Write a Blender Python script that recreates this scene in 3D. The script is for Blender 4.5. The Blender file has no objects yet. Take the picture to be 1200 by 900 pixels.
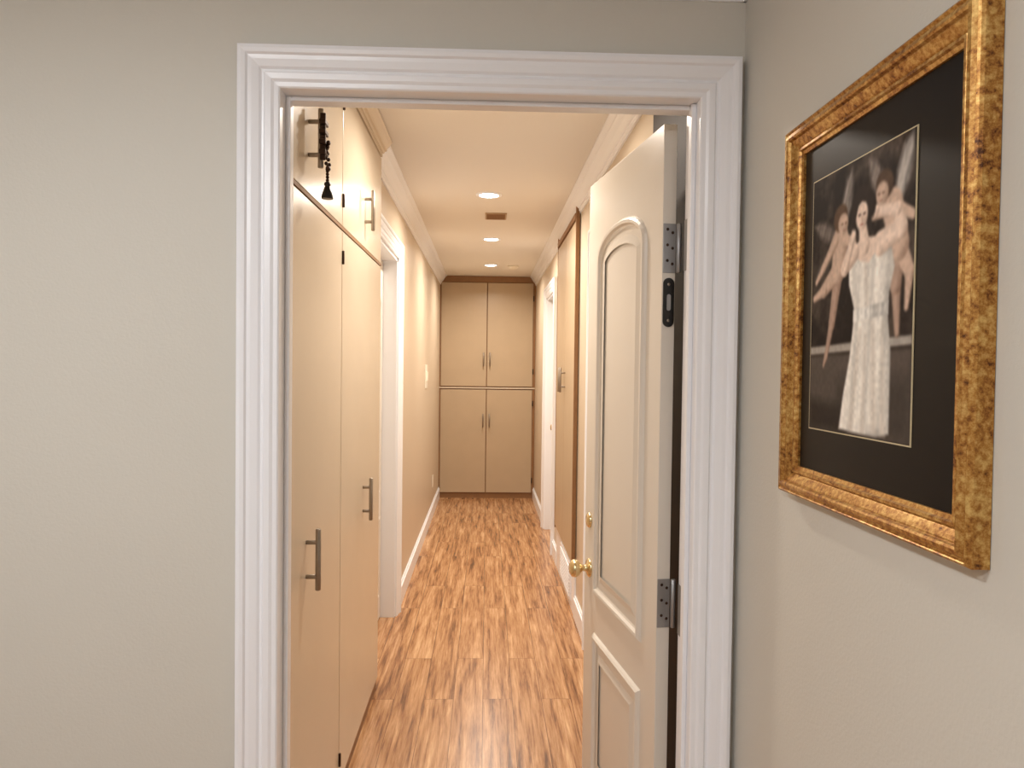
import bpy, bmesh, math, random
import numpy as np
from mathutils import Matrix, Vector
random.seed(4)
scene=bpy.context.scene
try:
    scene.view_settings.view_transform='Standard'
    scene.view_settings.look='None'
except Exception: pass

# ------------------------------------------------------------ materials
def srgb(r,g,b):
    def c(v):
        v/=255.0
        return v/12.92 if v<=0.04045 else ((v+0.055)/1.055)**2.4
    return (c(r),c(g),c(b),1)
def newmat(name):
    m=bpy.data.materials.new(name); m.use_nodes=True
    nt=m.node_tree; b=nt.nodes['Principled BSDF']
    return m,nt,b
def simple(name,col,rough=0.5,metal=0.0,bump=0.0,bscale=200,var=0.0,vscale=3,coat=0.0,spec=None):
    m,nt,b=newmat(name)
    b.inputs['Base Color'].default_value=col
    b.inputs['Roughness'].default_value=rough
    b.inputs['Metallic'].default_value=metal
    if coat: b.inputs['Coat Weight'].default_value=coat; b.inputs['Coat Roughness'].default_value=0.08
    if spec is not None: b.inputs['Specular IOR Level'].default_value=spec
    tc=nt.nodes.new('ShaderNodeTexCoord')
    if var:
        n=nt.nodes.new('ShaderNodeTexNoise'); n.inputs['Scale'].default_value=vscale; n.inputs['Detail'].default_value=4
        nt.links.new(tc.outputs['Object'],n.inputs['Vector'])
        mx=nt.nodes.new('ShaderNodeMix'); mx.data_type='RGBA'
        mx.inputs[6].default_value=tuple(c*(1-var) for c in col[:3])+(1,)
        mx.inputs[7].default_value=tuple(min(1,c*(1+var)) for c in col[:3])+(1,)
        nt.links.new(n.outputs['Fac'],mx.inputs[0]); nt.links.new(mx.outputs[2],b.inputs['Base Color'])
    if bump:
        n=nt.nodes.new('ShaderNodeTexNoise'); n.inputs['Scale'].default_value=bscale; n.inputs['Detail'].default_value=3
        nt.links.new(tc.outputs['Object'],n.inputs['Vector'])
        bp=nt.nodes.new('ShaderNodeBump'); bp.inputs['Strength'].default_value=bump; bp.inputs['Distance'].default_value=0.002
        nt.links.new(n.outputs['Fac'],bp.inputs['Height']); nt.links.new(bp.outputs['Normal'],b.inputs['Normal'])
    return m
def emis(name,col,s):
    m,nt,b=newmat(name)
    b.inputs['Base Color'].default_value=(0.8,0.8,0.8,1)
    b.inputs['Emission Color'].default_value=col; b.inputs['Emission Strength'].default_value=s
    return m

M_WALL=simple('greige_paint',srgb(208,205,196),0.6,bump=0.25,bscale=160,var=0.025,vscale=2)
M_HWALL=simple('hall_paint',srgb(210,194,172),0.36,bump=0.2,bscale=120,var=0.03)
M_CEIL=simple('ceiling_paint',srgb(230,225,217),0.7,bump=0.2,bscale=180)
M_TRIM=simple('white_gloss_trim',srgb(243,245,250),0.3)
M_CAB=simple('cream_cabinet_lacquer',srgb(217,202,180),0.26,bump=0.05,bscale=60,var=0.04,vscale=4)
M_TAN=simple('tan_cabinet_lacquer',srgb(188,167,139),0.36,bump=0.08,bscale=90,var=0.06,vscale=6)
M_EDGE=simple('cabinet_wood_edge',srgb(140,102,66),0.5,var=0.15,vscale=30)
M_DOOR=simple('door_cream_white',srgb(226,219,208),0.28,bump=0.05,bscale=60)
M_NICK=simple('brushed_nickel',srgb(158,148,136),0.36,0.9,var=0.1,vscale=60)
M_STEEL=simple('hinge_steel',srgb(165,165,166),0.42,0.75)
M_BLACK=simple('black_enamel',srgb(14,13,13),0.3)
M_BRONZE=simple('dark_bronze',srgb(66,48,38),0.35,0.7,var=0.3,vscale=80)
M_BRASS=simple('polished_brass',srgb(232,212,168),0.2,1.0)
M_PLAST=simple('switch_plastic',srgb(235,228,212),0.4)
M_MAT=simple('black_mat_board',srgb(18,15,15),0.4,var=0.08,vscale=60,spec=0.15)
M_BEV=simple('cream_mat_bevel',srgb(200,186,150),0.6)
M_VENT=simple('vent_tan',srgb(176,150,118),0.5)
M_GAPSHADE=simple('painted_gap_shade',srgb(36,22,16),0.6,var=0.3,vscale=20)  # near-black brown: door's shade painted as colour, not a wood finish
M_LENS=emis('lamp_lens',(1,0.96,0.90,1),24)
M_FILL=emis('added_fill_glow',(.95,.975,1,1),102)  # glow of the added fill dome

def gold_mat():
    m,nt,b=newmat('distressed_gold_leaf')
    tc=nt.nodes.new('ShaderNodeTexCoord')
    def nz(s,d,r,vec=None):
        n=nt.nodes.new('ShaderNodeTexNoise'); n.inputs['Scale'].default_value=s; n.inputs['Detail'].default_value=d; n.inputs['Roughness'].default_value=r
        nt.links.new(tc.outputs['Object'],n.inputs['Vector']); return n
    n=nz(110,8,.70); n2=nz(9,3,.5)
    ad=nt.nodes.new('ShaderNodeMath'); ad.operation='MULTIPLY_ADD'; ad.inputs[1].default_value=.35
    nt.links.new(n2.outputs['Fac'],ad.inputs[0]); nt.links.new(n.outputs['Fac'],ad.inputs[2])
    cr=nt.nodes.new('ShaderNodeValToRGB'); e=cr.color_ramp.elements
    e[0].position=0.48; e[0].color=srgb(70,38,16)
    e[1].position=0.84; e[1].color=srgb(218,182,112)
    x=e.new(0.56); x.color=srgb(136,86,36)
    x=e.new(0.66); x.color=srgb(176,126,60)
    nt.links.new(ad.outputs[0],cr.inputs['Fac']); nt.links.new(cr.outputs['Color'],b.inputs['Base Color'])
    b.inputs['Metallic'].default_value=0.55; b.inputs['Roughness'].default_value=0.36
    bp=nt.nodes.new('ShaderNodeBump'); bp.inputs['Strength'].default_value=0.25; bp.inputs['Distance'].default_value=0.001
    nt.links.new(n.outputs['Fac'],bp.inputs['Height']); nt.links.new(bp.outputs['Normal'],b.inputs['Normal'])
    return m
M_GOLD=gold_mat()

def floor_mat():
    m,nt,b=newmat('rustic_wood_planks')
    L=nt.links.new; N=nt.nodes.new
    tc=N('ShaderNodeTexCoord')
    sep=N('ShaderNodeSeparateXYZ'); L(tc.outputs['Object'],sep.inputs[0])
    cmb=N('ShaderNodeCombineXYZ'); L(sep.outputs['Y'],cmb.inputs['X']); L(sep.outputs['X'],cmb.inputs['Y'])
    br=N('ShaderNodeTexBrick'); L(cmb.outputs[0],br.inputs['Vector'])
    br.offset=0.37; br.inputs['Scale'].default_value=1.0
    br.inputs['Brick Width'].default_value=1.22; br.inputs['Row Height'].default_value=0.128
    br.inputs['Mortar Size'].default_value=0.0011; br.inputs['Mortar Smooth'].default_value=0.2
    br.inputs['Color1'].default_value=(0,0,0,1); br.inputs['Color2'].default_value=(1,1,1,1); br.inputs['Mortar'].default_value=(0.5,0.5,0.5,1)
    sc=N('ShaderNodeVectorMath'); sc.operation='SCALE'; sc.inputs['Scale'].default_value=17.0
    L(br.outputs['Color'],sc.inputs[0])
    def streak(sx,sy,det,rough,dist):
        mp=N('ShaderNodeVectorMath'); mp.operation='MULTIPLY'; mp.inputs[1].default_value=(sx,sy,1); L(tc.outputs['Object'],mp.inputs[0])
        ad=N('ShaderNodeVectorMath'); ad.operation='ADD'; L(mp.outputs[0],ad.inputs[0]); L(sc.outputs[0],ad.inputs[1])
        n=N('ShaderNodeTexNoise'); n.inputs['Scale'].default_value=1; n.inputs['Detail'].default_value=det; n.inputs['Roughness'].default_value=rough; n.inputs['Distortion'].default_value=dist
        L(ad.outputs[0],n.inputs['Vector']); return n
    a=streak(32,2.2,7,0.66,0.3); c=streak(150,5,4,0.6,0.1)
    ad=N('ShaderNodeMath'); ad.operation='MULTIPLY_ADD'; ad.inputs[1].default_value=0.35; L(c.outputs['Fac'],ad.inputs[0]); L(a.outputs['Fac'],ad.inputs[2])
    ad2=N('ShaderNodeMath'); ad2.operation='MULTIPLY_ADD'; ad2.inputs[1].default_value=0.05; L(br.outputs['Color'],ad2.inputs[0]); L(ad.outputs[0],ad2.inputs[2])
    cr=N('ShaderNodeValToRGB'); e=cr.color_ramp.elements
    e[0].position=0.50; e[0].color=srgb(98,63,39)
    e[1].position=0.92; e[1].color=srgb(222,184,142)
    x=e.new(0.59); x.color=srgb(138,95,62)
    x=e.new(0.67); x.color=srgb(168,122,82)
    x=e.new(0.78); x.color=srgb(193,148,106)
    L(ad2.outputs[0],cr.inputs['Fac'])
    mx=N('ShaderNodeMix'); mx.data_type='RGBA'; mx.inputs[7].default_value=srgb(94,62,40)
    L(br.outputs['Fac'],mx.inputs[0]); L(cr.outputs['Color'],mx.inputs[6]); L(mx.outputs[2],b.inputs['Base Color'])
    b.inputs['Roughness'].default_value=0.27
    bp=N('ShaderNodeBump'); bp.inputs['Strength'].default_value=0.2; bp.inputs['Distance'].default_value=0.002
    L(ad.outputs[0],bp.inputs['Height']); L(bp.outputs['Normal'],b.inputs['Normal'])
    return m
M_FLOOR=floor_mat()

# ------------------------------------------------------------ mesh builder
class B:
    def __init__(s,name,mat=None):
        s.name=name; s.bm=bmesh.new(); s.mats=[]; s.default=mat
    def mi(s,mat):
        mat=mat or s.default
        if mat not in s.mats: s.mats.append(mat)
        return s.mats.index(mat)
    def box(s,x0,x1,y0,y1,z0,z1,mat=None,bev=0.0):
        i=s.mi(mat); t=bmesh.new()
        bmesh.ops.create_cube(t,size=1)
        for v in t.verts:
            v.co=Vector(((x0+x1)/2+v.co.x*(x1-x0),(y0+y1)/2+v.co.y*(y1-y0),(z0+z1)/2+v.co.z*(z1-z0)))
        if bev: bmesh.ops.bevel(t,geom=t.edges[:],offset=bev,segments=2,affect='EDGES',profile=0.5)
        s.add(t,i)
    def add(s,t,i,smooth=False):
        vm={}
        for v in t.verts: vm[v]=s.bm.verts.new(v.co)
        for f in t.faces:
            try:
                g=s.bm.faces.new([vm[v] for v in f.verts]); g.material_index=i; g.smooth=smooth
            except ValueError: pass
        t.free()
    def lathe(s,c,axis,prof,mat=None,seg=24,smooth=True):
        i=s.mi(mat); c=Vector(c); a=Vector(axis).normalized()
        u=a.orthogonal().normalized(); w=a.cross(u); rings=[]
        for d,r in prof:
            r=max(r,1e-5)
            rings.append([s.bm.verts.new(c+a*d+(u*math.cos(k*2*math.pi/seg)+w*math.sin(k*2*math.pi/seg))*r) for k in range(seg)])
        for A,C in zip(rings,rings[1:]):
            for k in range(seg):
                f=s.bm.faces.new((A[k],A[(k+1)%seg],C[(k+1)%seg],C[k])); f.material_index=i; f.smooth=smooth
        for R in (rings[0][::-1],rings[-1]):
            f=s.bm.faces.new(R); f.material_index=i
    def cyl(s,p0,p1,r,mat=None,seg=16):
        p0=Vector(p0); p1=Vector(p1); L=(p1-p0).length; e=min(r*.25,L*.1)
        s.lathe(p0,p1-p0,[(0,r-e),(e,r),(L-e,r),(L,r-e)],mat,seg)
    def sph(s,c,r,mat=None,sc=(1,1,1)):
        i=s.mi(mat); t=bmesh.new(); bmesh.ops.create_uvsphere(t,u_segments=12,v_segments=8,radius=r)
        for v in t.verts: v.co=Vector(c)+Vector((v.co.x*sc[0],v.co.y*sc[1],v.co.z*sc[2]))
        s.add(t,i,True)
    def sweep(s,path,prof,fn,closed=False,mat=None,smooth=False):
        i=s.mi(mat); n=len(path); P=[Vector(p) for p in path]; cols=[]
        for k in range(n):
            if closed: a=P[k]-P[k-1]; b=P[(k+1)%n]-P[k]
            else:
                a=P[k]-P[k-1] if k>0 else P[1]-P[0]
                b=P[k+1]-P[k] if k<n-1 else a
            a=a.normalized(); b=b.normalized()
            na=Vector((-a.y,a.x)); nb=Vector((-b.y,b.x)); m=(na+nb).normalized(); q=1/max(0.3,m.dot(na))
            cols.append([s.bm.verts.new(fn(P[k].x+m.x*w*q,P[k].y+m.y*w*q,d)) for w,d in prof])
        rng=range(n) if closed else range(n-1)
        for k in rng:
            A=cols[k]; C=cols[(k+1)%n]
            for j in range(len(prof)-1):
                f=s.bm.faces.new((A[j],A[j+1],C[j+1],C[j])); f.material_index=i; f.smooth=smooth
        if not closed:
            for c in (cols[0],cols[-1]):
                try:
                    f=s.bm.faces.new(c); f.material_index=i
                except ValueError: pass
    def done(s,matrix=None):
        bmesh.ops.recalc_face_normals(s.bm,faces=s.bm.faces[:])
        me=bpy.data.meshes.new(s.name); s.bm.to_mesh(me); s.bm.free()
        for m in s.mats: me.materials.append(m)
        o=bpy.data.objects.new(s.name,me); scene.collection.objects.link(o)
        if matrix is not None: o.matrix_world=matrix
        return o

CAS=[(0,0),(0,.010),(.003,.013),(.012,.014),(.018,.018),(.030,.019),(.034,.015),(.038,.015),(.043,.020),(.058,.024),(.066,.025),(.070,.030),(.078,.032),(.086,.030),(.088,.026),(.088,0)]
def casing(b,a0,a1,zt,fn,mat=None,k=1.0,z0=0.0):
    path=[(a0,z0),(a0,zt),(a1,zt),(a1,z0)]
    b.sweep(path,[(w*k,d) for w,d in CAS],fn,mat=mat)

# ------------------------------------------------------------ layout constants
D=1.66; DB=1.76
XL,XR,ZT=-.457,.469,2.052
RW=.57
FC=2.36
HL,HR,HC,HE=-.515,.535,2.44,8.15
RX0,RY0=-2.6,-2.2

b=B('floor',M_FLOOR); b.box(RX0-.1,1.4,RY0-.1,HE+.7,-.05,0); b.done()
b=B('ceiling',M_CEIL); b.box(RX0-.1,RW+.1,RY0-.1,D,FC,FC+.1); b.done()
b=B('ceiling',M_CEIL); b.box(-1.2,1.4,DB,HE+.7,HC,HC+.1); b.done()
b=B('wall_front',M_WALL)
b.box(RX0-.1,XL-.018,D,DB,0,2.55); b.box(XR+.018,1.4,D,DB,0,2.55); b.box(XL-.018,XR+.018,D,DB,ZT+.018,2.55); b.done()
b=B('wall_right',M_WALL); b.box(RW,RW+.1,RY0-.1,D,0,FC+.1); b.done()
b=B('wall_left',M_WALL); b.box(RX0-.1,RX0,RY0-.1,D,0,FC+.1); b.done()
b=B('wall_back',M_WALL); b.box(RX0,RW,RY0-.1,RY0,0,FC+.1); b.done()
def crown_prof(sz): 
    return [(0,-sz),(.006,-sz),(.010,-sz*.86),(.018,-sz*.80),(sz*.42,-sz*.62),(sz*.62,-sz*.36),(sz*.72,-sz*.2),(sz*.8,-sz*.14),(sz*.86,-sz*.1),(sz*.86,0)]
def crown(b,p0,p1,nrm,z,sz,mat=M_TRIM,prof=None):
    p0=Vector(p0); p1=Vector(p1); n=Vector(nrm)
    cs=[]
    for p in (p0,p1):
        cs.append([b.bm.verts.new((p.x+n.x*o,p.y+n.y*o,z+h)) for o,h in (prof or crown_prof(sz))])
    i=b.mi(mat)
    for j in range(len(cs[0])-1):
        f=b.bm.faces.new((cs[0][j],cs[0][j+1],cs[1][j+1],cs[1][j])); f.material_index=i
    for c in cs:
        f=b.bm.faces.new(c); f.material_index=i
b=B('trim_1',M_TRIM)
crown(b,(RX0,D),(RW,D),(0,-1),FC,.090); crown(b,(RW,RY0),(RW,D),(-1,0),FC,.090); b.done()

b=B('trim_2',M_TRIM)
casing(b,XL,XR,ZT,lambda a,z,d:(a,D-d,z))
b.box(XL-.018,XL,D,DB+.004,0,ZT+.018); b.box(XR,XR+.018,D,DB+.004,0,ZT+.018); b.box(XL,XR,D,DB+.004,ZT,ZT+.018)
b.box(XL,XL+.011,D+.035,D+.055,0,ZT-.0005,bev=.002); b.box(XL+.011,XR-.011,D+.035,D+.055,ZT-.011,ZT,bev=.002); b.box(XR-.011,XR,D+.02,D+.045,0,ZT-.0005,bev=.002)
b.done()
b=B('baseboard_front',M_TRIM); b.box(RX0,XL-.09,D-.015,D,0,.12,bev=.004); b.done()
b=B('baseboard_right',M_TRIM); b.box(RW-.015,RW,RY0,D-.03,0,.12,bev=.004); b.done()

# ------------------------------------------------------------ hallway walls
LO0,LO1=3.44,4.28
RO0,RO1=2.86,3.70
R20,R21=5.78,6.62
HZT=2.06
b=B('wall_left',M_HWALL)
b.box(HL-.12,HL,3.33,LO0,0,HC); b.box(HL-.12,HL,LO0,LO1,HZT,HC); b.box(HL-.12,HL,LO1,HE,0,HC)
b.done()
b=B('wall_right',M_HWALL)
CB0,CB1,CBZ=4.30,5.36,.30
b.box(HR,HR+.12,DB,RO0,0,HC); b.box(HR,HR+.12,RO0,RO1,HZT,HC); b.box(HR,HR+.12,RO1,CB0,0,HC)
b.box(HR,HR+.12,CB0,CB1,0,CBZ); b.box(HR,HR+.12,CB1,R20,0,HC); b.box(HR,HR+.12,R20,R21,HZT,HC); b.box(HR,HR+.12,R21,HE,0,HC)
b.box(HR-.006,HR,DB+.006,2.40,.0,2.30,M_GAPSHADE)  # added dark sheet behind the open door, painting the shade in its gap
b.done()
b=B('wall_far',M_HWALL); b.box(-.7,.7,HE+.52,HE+.6,0,HC); b.box(-.7,HL-.0,HE,HE+.52,0,HC); b.box(HR,.7,HE,HE+.52,0,HC); b.done()
HCP=[(0,-.100),(.008,-.100),(.010,-.088),(.014,-.084),(.014,-.074),(.020,-.070),(.034,-.056),(.044,-.038),(.050,-.030),(.050,-.022),(.058,-.016),(.066,-.010),(.070,-.008),(.070,0)]
b=B('trim_3',M_TRIM)
crown(b,(HL,3.33),(HL,HE-.01),(1,0),HC,.1,prof=HCP); crown(b,(HR,DB+.004),(HR,HE-.01),(-1,0),HC,.1,prof=HCP); b.done()
b=B('trim_4',M_TRIM)
casing(b,LO0,LO1,HZT,lambda a,z,d:(HL+d*.9,a,z))
b.box(HL-.12,HL,LO0-.001,LO0+.016,0,HZT); b.box(HL-.12,HL,LO1-.016,LO1+.001,0,HZT); b.box(HL-.12,HL,LO0,LO1,HZT-.016,HZT)
b.done()
b=B('trim_5',M_TRIM)
for o0,o1 in ((RO0,RO1),(R20,R21)):
    casing(b,o0,o1,HZT,lambda a,z,d:(HR-d*.9,a,z))
    b.box(HR,HR+.12,o0-.001,o0+.016,0,HZT); b.box(HR,HR+.12,o1-.016,o1+.001,0,HZT); b.box(HR,HR+.12,o0,o1,HZT-.016,HZT)
b.done()
def base(name,x0,x1,segs,h=.11):
    b=B(name,M_TRIM)
    for y0,y1 in segs:
        b.box(x0,x1,y0,y1,0,h,bev=.003)
        if x0<0: b.box(x0,x0+.009,y0,y1,h-.001,h+.014,bev=.002)
        else: b.box(x1-.009,x1,y0,y1,h-.001,h+.014,bev=.002)
    b.done()
base('baseboard_left',HL,HL+.016,[(LO1+.09,HE-.01)])
base('baseboard_right',HR-.016,HR,[(RO1+.09,CB0-.02),(CB1+.02,R20-.09),(R21+.09,HE-.01)])

# ------------------------------------------------------------ panel doors
def door_panels(b,w,h,stile,mat,ysides):
    x0,x1=stile,w-stile*1.12
    zb,zs,zp=.745,1.775,1.865
    arch=[(x0,zb),(x1,zb),(x1,zs)]
    n=18
    for k in range(1,n):
        t=k/n; ang=math.pi*t
        arch.append(((x0+x1)/2+(x1-x0)/2*math.cos(ang),zs+(zp-zs)*math.sin(ang)**0.85))
    arch.append((x0,zs))
    low=[(x0,.16),(x1,.16),(x1,.60),(x0,.60)]
    prof=[(-.010,0),(-.006,.006),(0,.011),(.008,.010),(.013,.003),(.018,.001),(.024,.001)]
    for y,sg in ysides:
        for path in (arch,low):
            b.sweep(path,prof,lambda a,z,d:(a,y+sg*d,z),closed=True,mat=mat,smooth=False)
            b.sweep(path,[(.040,0),(.060,.005),(.064,.005)],lambda a,z,d:(a,y+sg*d,z),closed=True,mat=mat)
def knob(b,p,n,mat):
    b.lathe(p,n,[(0,.030),(.003,.031),(.007,.026),(.010,.012),(.026,.010),(.032,.018),(.040,.026),(.050,.029),(.060,.026),(.066,.016),(.067,.002)],mat)
LW=.652; LH=2.045; TH=.034
b=B('door_1',M_DOOR)
b.box(0,LW,-TH,0,.012,LH,bev=.0015)
door_panels(b,LW,LH,.115,M_DOOR,[(0,1),(-TH,-1)])
knob(b,(LW-.058,0,.80),(0,1,0),M_BRASS); knob(b,(LW-.058,-TH,.80),(0,-1,0),M_BRASS)
b.lathe((LW-.055,0,.955),(0,1,0),[(0,.024),(.004,.025),(.009,.020),(.012,.004)],M_BRASS)
for z in (1.744,.872,.25):
    b.box(-.0022,0.0006,-TH+.001,-.001,z-.060,z+.060,M_STEEL,bev=.0008)
    for dz in (-.038,0,.038):
        for yy in (-.025,-.012):
            b.lathe((-.0022,yy,z+dz+(.008 if yy==-.012 else 0)),(-1,0,0),[(0,.0038),(.0008,.0036),(.001,.0005)],M_BRONZE,10)
    b.cyl((-.006,-TH-.006,z-.060),(-.006,-TH-.006,z+.060),.0062,M_STEEL)
def oval(b,cy,cz,w,h,t,mat,x=-.0):
    i=b.mi(mat); r=w/2; pts=[]
    for k in range(13): a=math.pi*k/12; pts.append((cy+r*math.cos(a),cz+h/2-r+r*math.sin(a)))
    for k in range(13): a=math.pi+math.pi*k/12; pts.append((cy+r*math.cos(a),cz-h/2+r+r*math.sin(a)))
    A=[b.bm.verts.new((x,p[0],p[1])) for p in pts]; C=[b.bm.verts.new((x-t,p[0],p[1])) for p in pts]
    n=len(pts)
    for k in range(n):
        f=b.bm.faces.new((A[k],A[(k+1)%n],C[(k+1)%n],C[k])); f.material_index=i
    f=b.bm.faces.new(C); f.material_index=i
oval(b,-.017,1.612,.028,.120,.003,M_BLACK)
oval(b,-.017,1.612,.010,.040,.0045,M_STEEL)
for dz in (.044,-.044): b.lathe((-.003,-.017,1.612+dz),(-1,0,0),[(0,.004),(.001,.0038),(.0012,.001)],M_NICK,12)
ang=math.atan2(.647,-.091)
mw=Matrix.Translation((.425,1.803,0))@Matrix.Rotation(ang,4,'Z')
door1=b.done(mw)
b=B('trim_6',M_STEEL)
for z in (1.744,.872,.25):
    b.box(XR-.002,XR+.0005,DB-.034,DB+.003,z-.060,z+.060,bev=.0006)
b.done()
def closed_door(name,xf,sg,y0,y1):
    b=B(name,M_DOOR)
    w=y1-y0-.036; b.box(0,w,-.036,0,.012,HZT-.02,bev=.0015)
    door_panels(b,w,2.04,.12,M_DOOR,[(0,1)])
    knob(b,(w-.07,0,.92),(0,1,0),M_BRASS)
    if sg>0: mm=Matrix.Translation((xf,y1-.018,0))@Matrix.Rotation(-math.pi/2,4,'Z')
    else: mm=Matrix.Translation((xf,y0+.018,0))@Matrix.Rotation(math.pi/2,4,'Z')
    b.done(mm)
closed_door('door_2',HL-.08,1,LO0,LO1)
closed_door('door_3',HR+.07,-1,RO0,RO1)
closed_door('door_4',HR+.10,-1,R20,R21)

# ------------------------------------------------------------ handles
def bar(b,p,out,L,r=.0075,st=.032,mat=M_NICK):
    p=Vector(p); o=Vector(out)
    c=p+o*st
    b.cyl(c-Vector((0,0,L/2)),c+Vector((0,0,L/2)),r,mat)
    for s in (-1,1):
        q=Vector((0,0,s*L*.28))
        b.cyl(p+q,c+q+o*r*.6,r*.8,mat)

CF=-.475; C0,C1=DB+.03,3.33; CS=2.45; ZD=1.895
b=B('tall_cabinet',M_CAB)
b.box(CF-.60,CF-.022,C0,C1,0,HC-.001)
b.box(CF-.022,CF-.019,C0,C1,.0,HC-.002,M_EDGE)
b.box(CF-.022,CF-.006,C0,C1,0,.045,M_EDGE)
g=.006
for y0,y1 in ((C0,CS),(CS,C1)):
    b.box(CF-.018,CF,y0+g*.6,y1-g*.6,.05,ZD-g*1.4,M_CAB,bev=.0018)
    b.box(CF-.018,CF,y0+g*.6,y1-g*.6,ZD+g*1.4,2.365,M_CAB,bev=.0018)
b.box(CF-.018,CF+.004,C0,C1,2.372,HC-.002,M_CAB,bev=.002)
b.box(CF-.018,CF+.0015,C0,C1,ZD-.005,ZD+.005,M_EDGE)
for y in (1.985,2.89):
    bar(b,(CF,y,.93),(1,0,0),.165); bar(b,(CF,y,2.045),(1,0,0),.155)
for z in (2.30,1.985,1.80,.14):
    b.cyl((CF+.003,CS,z-.022),(CF+.003,CS,z+.022),.0045,M_BRONZE)
b.done()
b=B('trim_7',M_CAB)
crown(b,(CF+.004,C0),(CF+.004,C1),(1,0),HC-.002,.05,M_CAB); b.done()

b=B('tassel_charm',M_BRONZE)
hx,hy,hz=CF+.040,1.985,2.045
b.box(hx-.007,hx+.008,hy-.018,hy-.009,hz-.060,hz+.062,bev=.002)
for dz in (-.04,-.014,.012,.038): b.box(hx-.007,hx+.010,hy-.028,hy+.013,hz+dz-.006,hz+dz+.006,bev=.002)
for k in range(15):
    t=k/14; a=-math.pi*.5+math.pi*2*t
    b.sph((hx+.010+.003*math.sin(k),hy+.008*math.cos(a),hz-.045+.035*math.sin(a)),.0055,M_BRONZE)
for k in range(4): b.sph((hx+.010,hy,hz-.085-.008*k),.0048,M_BRONZE)
b.lathe((hx+.010,hy,hz-.112),(0,0,-1),[(0,.003),(.004,.008),(.010,.009),(.013,.006),(.018,.009),(.030,.013),(.042,.016),(.046,.015)],M_BLACK,14)
b.done()

RF=.508
b=B('wall_cabinet',M_TAN)
b.box(RF+.019,RF+.45,CB0,CB1,CBZ,HC-.002)
b.box(RF+.016,RF+.019,CB0,CB1,CBZ,HC-.002,M_EDGE)
b.box(RF-.002,RF+.02,CB0-.018,CB0,CBZ-.01,HC-.004,M_EDGE,bev=.002)
b.box(RF-.002,RF+.02,CB1,CB1+.018,CBZ-.01,HC-.004,M_EDGE,bev=.002)
b.box(RF-.006,RF+.02,CB0,CB1,2.31,2.345,M_EDGE,bev=.002)
ym=(CB0+CB1)/2
for y0,y1 in ((CB0,ym),(ym,CB1)):
    b.box(RF,RF+.016,y0+.004,y1-.004,CBZ+.01,2.30,M_TAN,bev=.002)
bar(b,(RF,ym-.05,1.37),(-1,0,0),.16); bar(b,(RF,ym+.05,1.37),(-1,0,0),.16)
b.done()
b=B('vent_grille',M_TRIM)
b.box(HR-.012,HR,CB0-.02,CB1+.02,0,CBZ-.012,bev=.002)
b.box(HR-.020,HR-.011,4.42,5.0,.05,.27,bev=.002)
for k in range(9): b.box(HR-.026,HR-.019,4.44,4.98,.065+.021*k,.075+.021*k,bev=.0015)
b.done()

b=B('linen_cabinet',M_TAN)
FY=HE
b.box(HL+.001,HR-.001,FY+.022,FY+.5,.0,HC-.002)
b.box(HL+.001,HR-.001,FY+.018,FY+.022,.0,HC-.002,M_EDGE)
b.box(HL+.001,HR-.001,FY+.004,FY+.018,2.372,HC-.002,M_EDGE,bev=.002)
b.box(HL+.001,HL+.012,FY+.004,FY+.018,.055,2.372,M_EDGE); b.box(HR-.030,HR-.001,FY+.004,FY+.018,.055,2.372,M_EDGE)
b.box(HL+.001,HR-.001,FY-.004,FY+.018,1.208,1.222,M_CAB,bev=.002)
xa,xb=HL+.014,HR-.032; xm=(xa+xb)/2
for z0,z1 in ((.065,1.196),(1.234,2.366)):
    b.box(xa,xm-.005,FY,FY+.017,z0,z1,M_TAN,bev=.002); b.box(xm+.005,xb,FY,FY+.017,z0,z1,M_TAN,bev=.002)
for x in (xm-.035,xm+.035):
    bar(b,(x,FY,1.53),(0,-1,0),.15); bar(b,(x,FY,.86),(0,-1,0),.15)
for z in (.2,1.05,1.4,2.2):
    b.cyl((xb+.006,FY-.002,z-.03),(xb+.006,FY-.002,z+.03),.006,M_BRONZE)
b.done()

# ------------------------------------------------------------ ceiling fixtures
def can(name,x,y,z,P,size=.11,col=(1,.80,.58),r=.075,spread=160):
    b=B(name,M_TRIM)
    b.sweep([(r*.72*math.cos(a*math.pi/16),r*.72*math.sin(a*math.pi/16)) for a in range(32)][::-1],[(0,.001),(0,.006),(r*.1,.009),(r*.26,.006),(r*.28,0)],lambda a,c,d:(x+a,y+c,z-d),closed=True,smooth=True)
    b.lathe((x,y,z),(0,0,-1),[(0,r*.72),(.003,r*.70)],M_LENS,32)
    fx=b.done()
    l=bpy.data.lights.new(name+'_bulb','AREA'); l.shape='DISK'; l.size=size; l.energy=P; l.color=col; l.spread=math.radians(spread)
    o=bpy.data.objects.new(name+'_bulb',l); o.location=(x,y,z-.012); scene.collection.objects.link(o); o.parent=fx
WARM=(1,.895,.775)
for x,y,P in ((0,2.75,15),(.002,4.30,20),(.025,5.78,20),(.03,7.25,15)):
    can('recessed_light',x,y,HC,P,col=WARM)
COOL=(.97,.985,1)
can('recessed_light',-.95,.35,FC,17,size=.14,col=COOL,r=.09,spread=178)
def fill_dome(x,y):  # unseen glowing dome behind the camera, added to brighten the front room walls
    b=B('added_fill_dome',M_NICK)
    b.lathe((x,y,FC),(0,0,-1),[(0,.17),(.02,.175),(.03,.16)],M_NICK,32)
    b.lathe((x,y,FC-.03),(0,0,-1),[(0,.155),(.02,.15),(.05,.13),(.075,.095),(.09,.05),(.095,.005)],M_FILL,32)
    b.done()
fill_dome(-.8,-.8)
b=B('ceiling_vent',M_VENT)
b.box(-.02,.12,4.80,4.99,HC-.008,HC,bev=.002)
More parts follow.
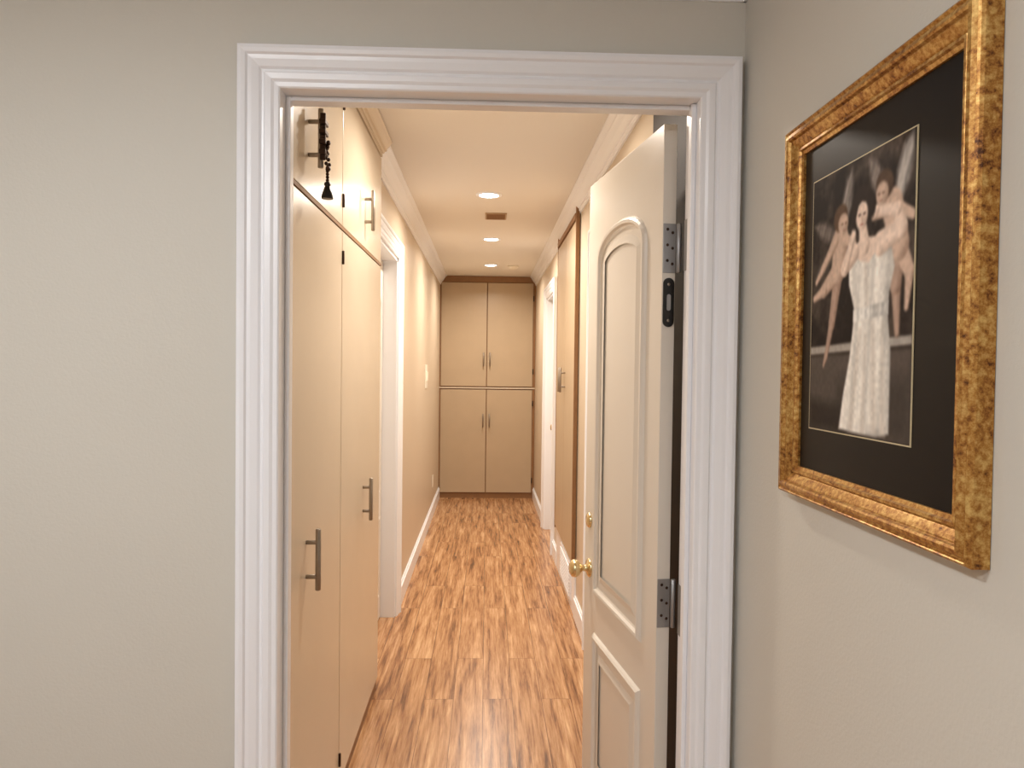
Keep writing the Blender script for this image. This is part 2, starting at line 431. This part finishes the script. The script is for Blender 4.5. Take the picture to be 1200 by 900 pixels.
for k in range(6): b.box(-.01,.11,4.815+.028*k,4.828+.028*k,HC-.012,HC-.007,M_EDGE)
b.done()
b=B('smoke_detector',M_PLAST)
b.lathe((.25,7.3,HC),(0,0,-1),[(0,.055),(.012,.055),(.02,.045),(.03,.03),(.032,.005)]); b.done()

b=B('light_switch',M_PLAST)
b.box(HL,HL+.006,6.25,6.43,1.26,1.46,bev=.002); 
for y in (6.30,6.38): b.box(HL+.005,HL+.013,y-.018,y+.018,1.32,1.40,bev=.002)
b.done()
b=B('wall_outlet',M_PLAST)
b.box(HL,HL+.006,7.2,7.275,.27,.385,bev=.002)
for z in (.305,.35): b.box(HL+.005,HL+.008,7.22,7.255,z-.014,z+.014,bev=.002)
b.done()

# ------------------------------------------------------------ framed picture
FY0,FY1,FZ0,FZ1=.812,1.357,1.228,1.884
b=B('framed_picture',M_GOLD)
path=[(FY0,FZ0),(FY1,FZ0),(FY1,FZ1),(FY0,FZ1)]
prof=[(0,.001),(0,.022),(.002,.026),(.005,.028),(.008,.025),(.010,.025),(.013,.030),(.018,.031),(.021,.029),(.023,.024),(.025,.024),(.030,.021),(.036,.017),(.038,.015),(.040,.018),(.044,.018),(.046,.014),(.0515,.012),(.0515,.003)]
b.sweep(path,prof,lambda a,z,d:(RW-d,a,z),closed=True)
b.box(RW-.008,RW-.001,FY0+.03,FY1-.03,FZ0+.03,FZ1-.03,M_MAT)
PY0,PY1,PZ0,PZ1=.962,1.268,1.352,1.772
e=.0022
b.box(RW-.0092,RW-.007,PY0-e,PY1+e,PZ0-e,PZ1+e,M_BEV)
frame=b.done()

def paint():
    W,Hh=200,274
    u,v=np.meshgrid(np.linspace(0,1,W),np.linspace(0,1,Hh))
    A=1.37; V=v*A
    rng=np.random.RandomState(3)
    def noise(nx,ny):
        g=rng.rand(ny+2,nx+2); x=u*nx; y=v*ny; xi=x.astype(int); yi=y.astype(int); fx=x-xi; fy=y-yi
        fx=fx*fx*(3-2*fx); fy=fy*fy*(3-2*fy)
        return (g[yi,xi]*(1-fx)+g[yi,xi+1]*fx)*(1-fy)+(g[yi+1,xi]*(1-fx)+g[yi+1,xi+1]*fx)*fy
    n=noise(6,8)*.5+noise(14,20)*.3+noise(40,55)*.2
    img=np.zeros((Hh,W,3))
    c0=np.array([30,23,20.]); c1=np.array([104,90,80.])
    img[:]=c0+(c1-c0)*(np.clip((n-.38)*1.9,0,1)*np.clip(1.15-v*.7,0,1))[...,None]
    def put(m,col,sh=None):
        c=np.array(col,float)
        cc=c if sh is None else c*np.clip(sh,0.3,1.25)[...,None]
        img[:]=img*(1-m[...,None])+cc*m[...,None]
    def sm(d,s): return np.clip(.5-d/s,0,1)
    def shade(q,sx):
        return 1.04-.34*np.clip(sx,0,1)**1.3-.08*np.clip(-sx,0,1)
    def warm(col,sh,m):
        c=np.array(col,float); k=np.clip(sh,.3,1.2)[...,None]
        cc=c*np.concatenate([k**.85,k,k**1.1],axis=2)
        img[:]=img*(1-m[...,None])+cc*m[...,None]
    def cap(x0,y0,x1,y1,r0,r1,col,s=.018):
        y0*=A; y1*=A
        dx,dy=x1-x0,y1-y0; L=dx*dx+dy*dy+1e-9
        t=np.clip(((u-x0)*dx+(V-y0)*dy)/L,0,1)
        px=u-(x0+t*dx); py=V-(y0+t*dy); r=r0+(r1-r0)*t; dd=np.hypot(px,py)
        warm(col,shade(0,(px*.8+py*.6)/r),sm(dd-r,s))
    def ell(x,y,rx,ry,col,rot=0,s=.018):
        y*=A; c,sn=math.cos(rot),math.sin(rot); X=(u-x)*c+(V-y)*sn; Y=-(u-x)*sn+(V-y)*c
        q=np.hypot(X/rx,Y/ry); warm(col,shade(0,X/rx*.7+Y/ry*.5),sm((q-1)*min(rx,ry),s))
    def poly(P,col,s=.016,folds=0,slope=0,amp=1.0):
        P=[(a,b*A) for a,b in P]; ins=np.zeros_like(u,bool); dm=np.full_like(u,9.)
        for k in range(len(P)):
            (xa,ya),(xb,yb)=P[k-1],P[k]
            cond=((ya>V)!=(yb>V)); xi=(xb-xa)*(V-ya)/((yb-ya) if abs(yb-ya)>1e-9 else 1e-9)+xa
            ins^=cond&(u<xi)
            dx,dy=xb-xa,yb-ya; t=np.clip(((u-xa)*dx+(V-ya)*dy)/(dx*dx+dy*dy+1e-12),0,1)
            dm=np.minimum(dm,np.hypot(u-xa-t*dx,V-ya-t*dy))
        d=np.where(ins,-dm,dm); sh=None
        if folds: 
            uu=u+slope*(V-.7)
            sh=.95+amp*(.05*np.sin(uu*folds+1.2*np.sin(V*4))+.03*np.sin(uu*folds*2.1-V*3))
            sh=sh-.20*np.clip(1-(-d)/.06,0,1)*(u>np.mean([p[0] for p in P]))
        put(sm(d,s),col,sh)
    skin=(238,214,196); skin2=(206,178,158); dim=(178,150,132); white=(250,244,234)
    poly([(0,.69),(1,.67),(1,1),(0,1)],(90,80,73)) 
    poly([(0,.80),(1,.78),(1,1),(0,1)],(70,62,56),s=.12)
    poly([(.0,.672),(1,.650),(1,.682),(0,.705)],(172,164,154))
    poly([(.0,.703),(1,.681),(1,.694),(0,.716)],(60,50,44))
    poly([(0,.72),(.32,.71),(.30,1),(0,1)],(86,77,70),s=.06)
    poly([(0,.88),(.42,.90),(.42,1),(0,1)],(50,43,38),s=.08)
    # wings: smooth tapering vanes with faint feather edges
    def wing(x0,y0,x1,y1,wd,col):
        dx,dy=x1-x0,y1-y0; L=math.hypot(dx,dy); nx,ny=-dy/L,dx/L
        P=[(x0-nx*.02,y0-ny*.02),(x0+dx*.35-nx*wd,y0+dy*.35-ny*wd),(x0+dx*.75-nx*wd*.8,y0+dy*.75-ny*wd*.8),(x1,y1),(x0+dx*.8+nx*wd*.7,y0+dy*.8+ny*wd*.7),(x0+dx*.4+nx*wd,y0+dy*.4+ny*wd),(x0+nx*.02,y0+ny*.02)]
        poly(P,col,s=.035,folds=70,slope=.5,amp=1.6)
    wing(.80,.22,.60,.02,.05,(140,128,120)); wing(.86,.21,.98,.0,.055,(192,184,176)); wing(.30,.26,.02,.18,.035,(124,112,104)); wing(.36,.22,.44,.02,.05,(154,144,136))
    wing(.26,.31,.03,.40,.03,(98,88,80))
    # right cupid
    cap(.86,.46,.88,.64,.044,.020,dim); cap(.88,.36,.86,.48,.060,.046,dim)
    cap(.90,.37,.97,.45,.052,.04,skin2); cap(.97,.45,.95,.56,.036,.018,skin2)
    cap(.82,.22,.88,.35,.085,.080,skin2); 
    cap(.86,.23,.99,.27,.036,.024,skin2); cap(.80,.22,.66,.225,.040,.028,skin2)
    ell(.750,.135,.078,.068,(84,64,50),.3); ell(.728,.163,.056,.056,skin2); 
    # left cupid
    cap(.31,.40,.25,.58,.052,.035,dim); cap(.25,.58,.19,.71,.033,.018,dim); cap(.19,.71,.165,.745,.02,.012,dim)
    cap(.29,.39,.15,.45,.060,.040,skin2); cap(.15,.45,.04,.475,.034,.020,skin2)
    cap(.33,.27,.31,.38,.082,.076,skin2)
    cap(.27,.27,.14,.36,.036,.024,skin2); cap(.14,.36,.06,.41,.024,.017,skin2); cap(.37,.27,.47,.30,.034,.024,skin2)
    ell(.325,.188,.076,.070,(96,72,54),-.3); ell(.355,.214,.054,.054,skin2); 
    # woman
    poly([(.42,.35),(.50,.33),(.70,.33),(.82,.35),(.85,.42),(.81,.50),(.80,.57),(.83,.70),(.83,.86),(.83,.975),(.72,.992),(.55,.99),(.35,.985),(.39,.86),(.45,.72),(.48,.60),(.485,.54),(.43,.45)],white,folds=46,slope=.12)
    poly([(.48,.545),(.805,.530),(.805,.575),(.48,.588)],(252,248,240),folds=80)
    for P in ([(.66,.60),(.68,.60),(.72,.98),(.68,.98)],[(.54,.62),(.555,.62),(.49,.98),(.455,.98)],[(.60,.64),(.61,.64),(.60,.98),(.58,.98)],[(.75,.60),(.76,.60),(.79,.98),(.76,.98)],[(.58,.38),(.60,.38),(.62,.53),(.605,.53)]):
        poly(P,(212,202,190),s=.045)
    poly([(.47,.315),(.56,.29),(.68,.30),(.76,.335),(.68,.355),(.62,.385),(.54,.372),(.47,.35)],skin)
    cap(.555,.25,.575,.32,.038,.050,skin)
    cap(.47,.335,.38,.385,.052,.040,skin); cap(.38,.385,.455,.285,.038,.024,skin); ell(.465,.272,.026,.032,skin)
    cap(.72,.330,.90,.300,.060,.046,skin); cap(.90,.300,.86,.235,.044,.032,skin); cap(.86,.235,.69,.215,.032,.024,skin); ell(.675,.212,.030,.028,skin)
    ell(.55,.175,.100,.100,(44,33,28)); ell(.635,.185,.04,.065,(40,30,26)); ell(.472,.20,.035,.065,(40,30,26)); ell(.545,.210,.058,.072,skin,.08)
    poly([(.47,.19),(.52,.135),(.60,.14),(.63,.20),(.585,.165),(.545,.158),(.51,.168),(.485,.21)],(44,33,28))
    for ex in (.522,.568): ell(ex,.206,.012,.006,(110,84,74),s=.010)
    ell(.547,.224,.006,.016,(220,188,168),s=.010); ell(.546,.242,.015,.005,(180,122,110),s=.008)
    for fx,fy in ((.365,.218),(.720,.165)):
        ell(fx-.02,fy-.004,.010,.005,(140,110,94),s=.010); ell(fx+.018,fy-.004,.010,.005,(140,110,94),s=.010); ell(fx,fy+.020,.011,.004,(180,134,120),s=.008)
    P2=np.pad(img,((1,1),(1,1),(0,0)),mode='edge')
    img[:]=(P2[1:-1,1:-1]*4+P2[:-2,1:-1]*2+P2[2:,1:-1]*2+P2[1:-1,:-2]*2+P2[1:-1,2:]*2+P2[:-2,:-2]+P2[2:,2:]+P2[:-2,2:]+P2[2:,:-2])/16
    img[:]*= (0.95+.10*noise(50,70))[...,None]
    img[:]=np.clip(img,0,255)
    lin=np.where(img/255<=.04045,img/255/12.92,((img/255+.055)/1.055)**2.4)
    X=RW-.0096; verts=[]
    for j in range(Hh):
        for i in range(W):
            verts.append((X,PY1-(PY1-PY0)*i/(W-1),PZ1-(PZ1-PZ0)*j/(Hh-1)))
    faces=[(j*W+i,j*W+i+1,(j+1)*W+i+1,(j+1)*W+i) for j in range(Hh-1) for i in range(W-1)]
    me=bpy.data.meshes.new('art_print'); me.from_pydata(verts,[],faces)
    ca=me.color_attributes.new('Col','FLOAT_COLOR','POINT')
    rgba=np.ones((W*Hh,4),dtype=np.float32); rgba[:,:3]=lin.reshape(-1,3)
    ca.data.foreach_set('color',rgba.ravel())
    m,nt,bs=newmat('art_print_ink')
    at=nt.nodes.new('ShaderNodeAttribute'); at.attribute_name='Col'
    nt.links.new(at.outputs['Color'],bs.inputs['Base Color']); bs.inputs['Roughness'].default_value=.6; bs.inputs['Specular IOR Level'].default_value=.1
    me.materials.append(m)
    o=bpy.data.objects.new('art_print',me); scene.collection.objects.link(o); o.parent=frame
paint()

# ------------------------------------------------------------ world + camera
w=bpy.data.worlds.new('world'); scene.world=w; w.use_nodes=True
w.node_tree.nodes['Background'].inputs[0].default_value=(.9,.92,1,1); w.node_tree.nodes['Background'].inputs[1].default_value=.1
cd=bpy.data.cameras.new('camera'); cam=bpy.data.objects.new('camera',cd); scene.collection.objects.link(cam); scene.camera=cam
F=870.0; cd.sensor_fit='HORIZONTAL'; cd.sensor_width=36; cd.lens=F/1200*36; cd.clip_start=.02
R=Matrix.Rotation(-math.atan(30/F),3,'Z')@Matrix.Rotation(math.pi/2-math.atan(20/F),3,'X')@Matrix.Rotation(math.radians(.7),3,'Z')
cam.matrix_world=Matrix.Translation((0,0,1.45))@R.to_4x4()
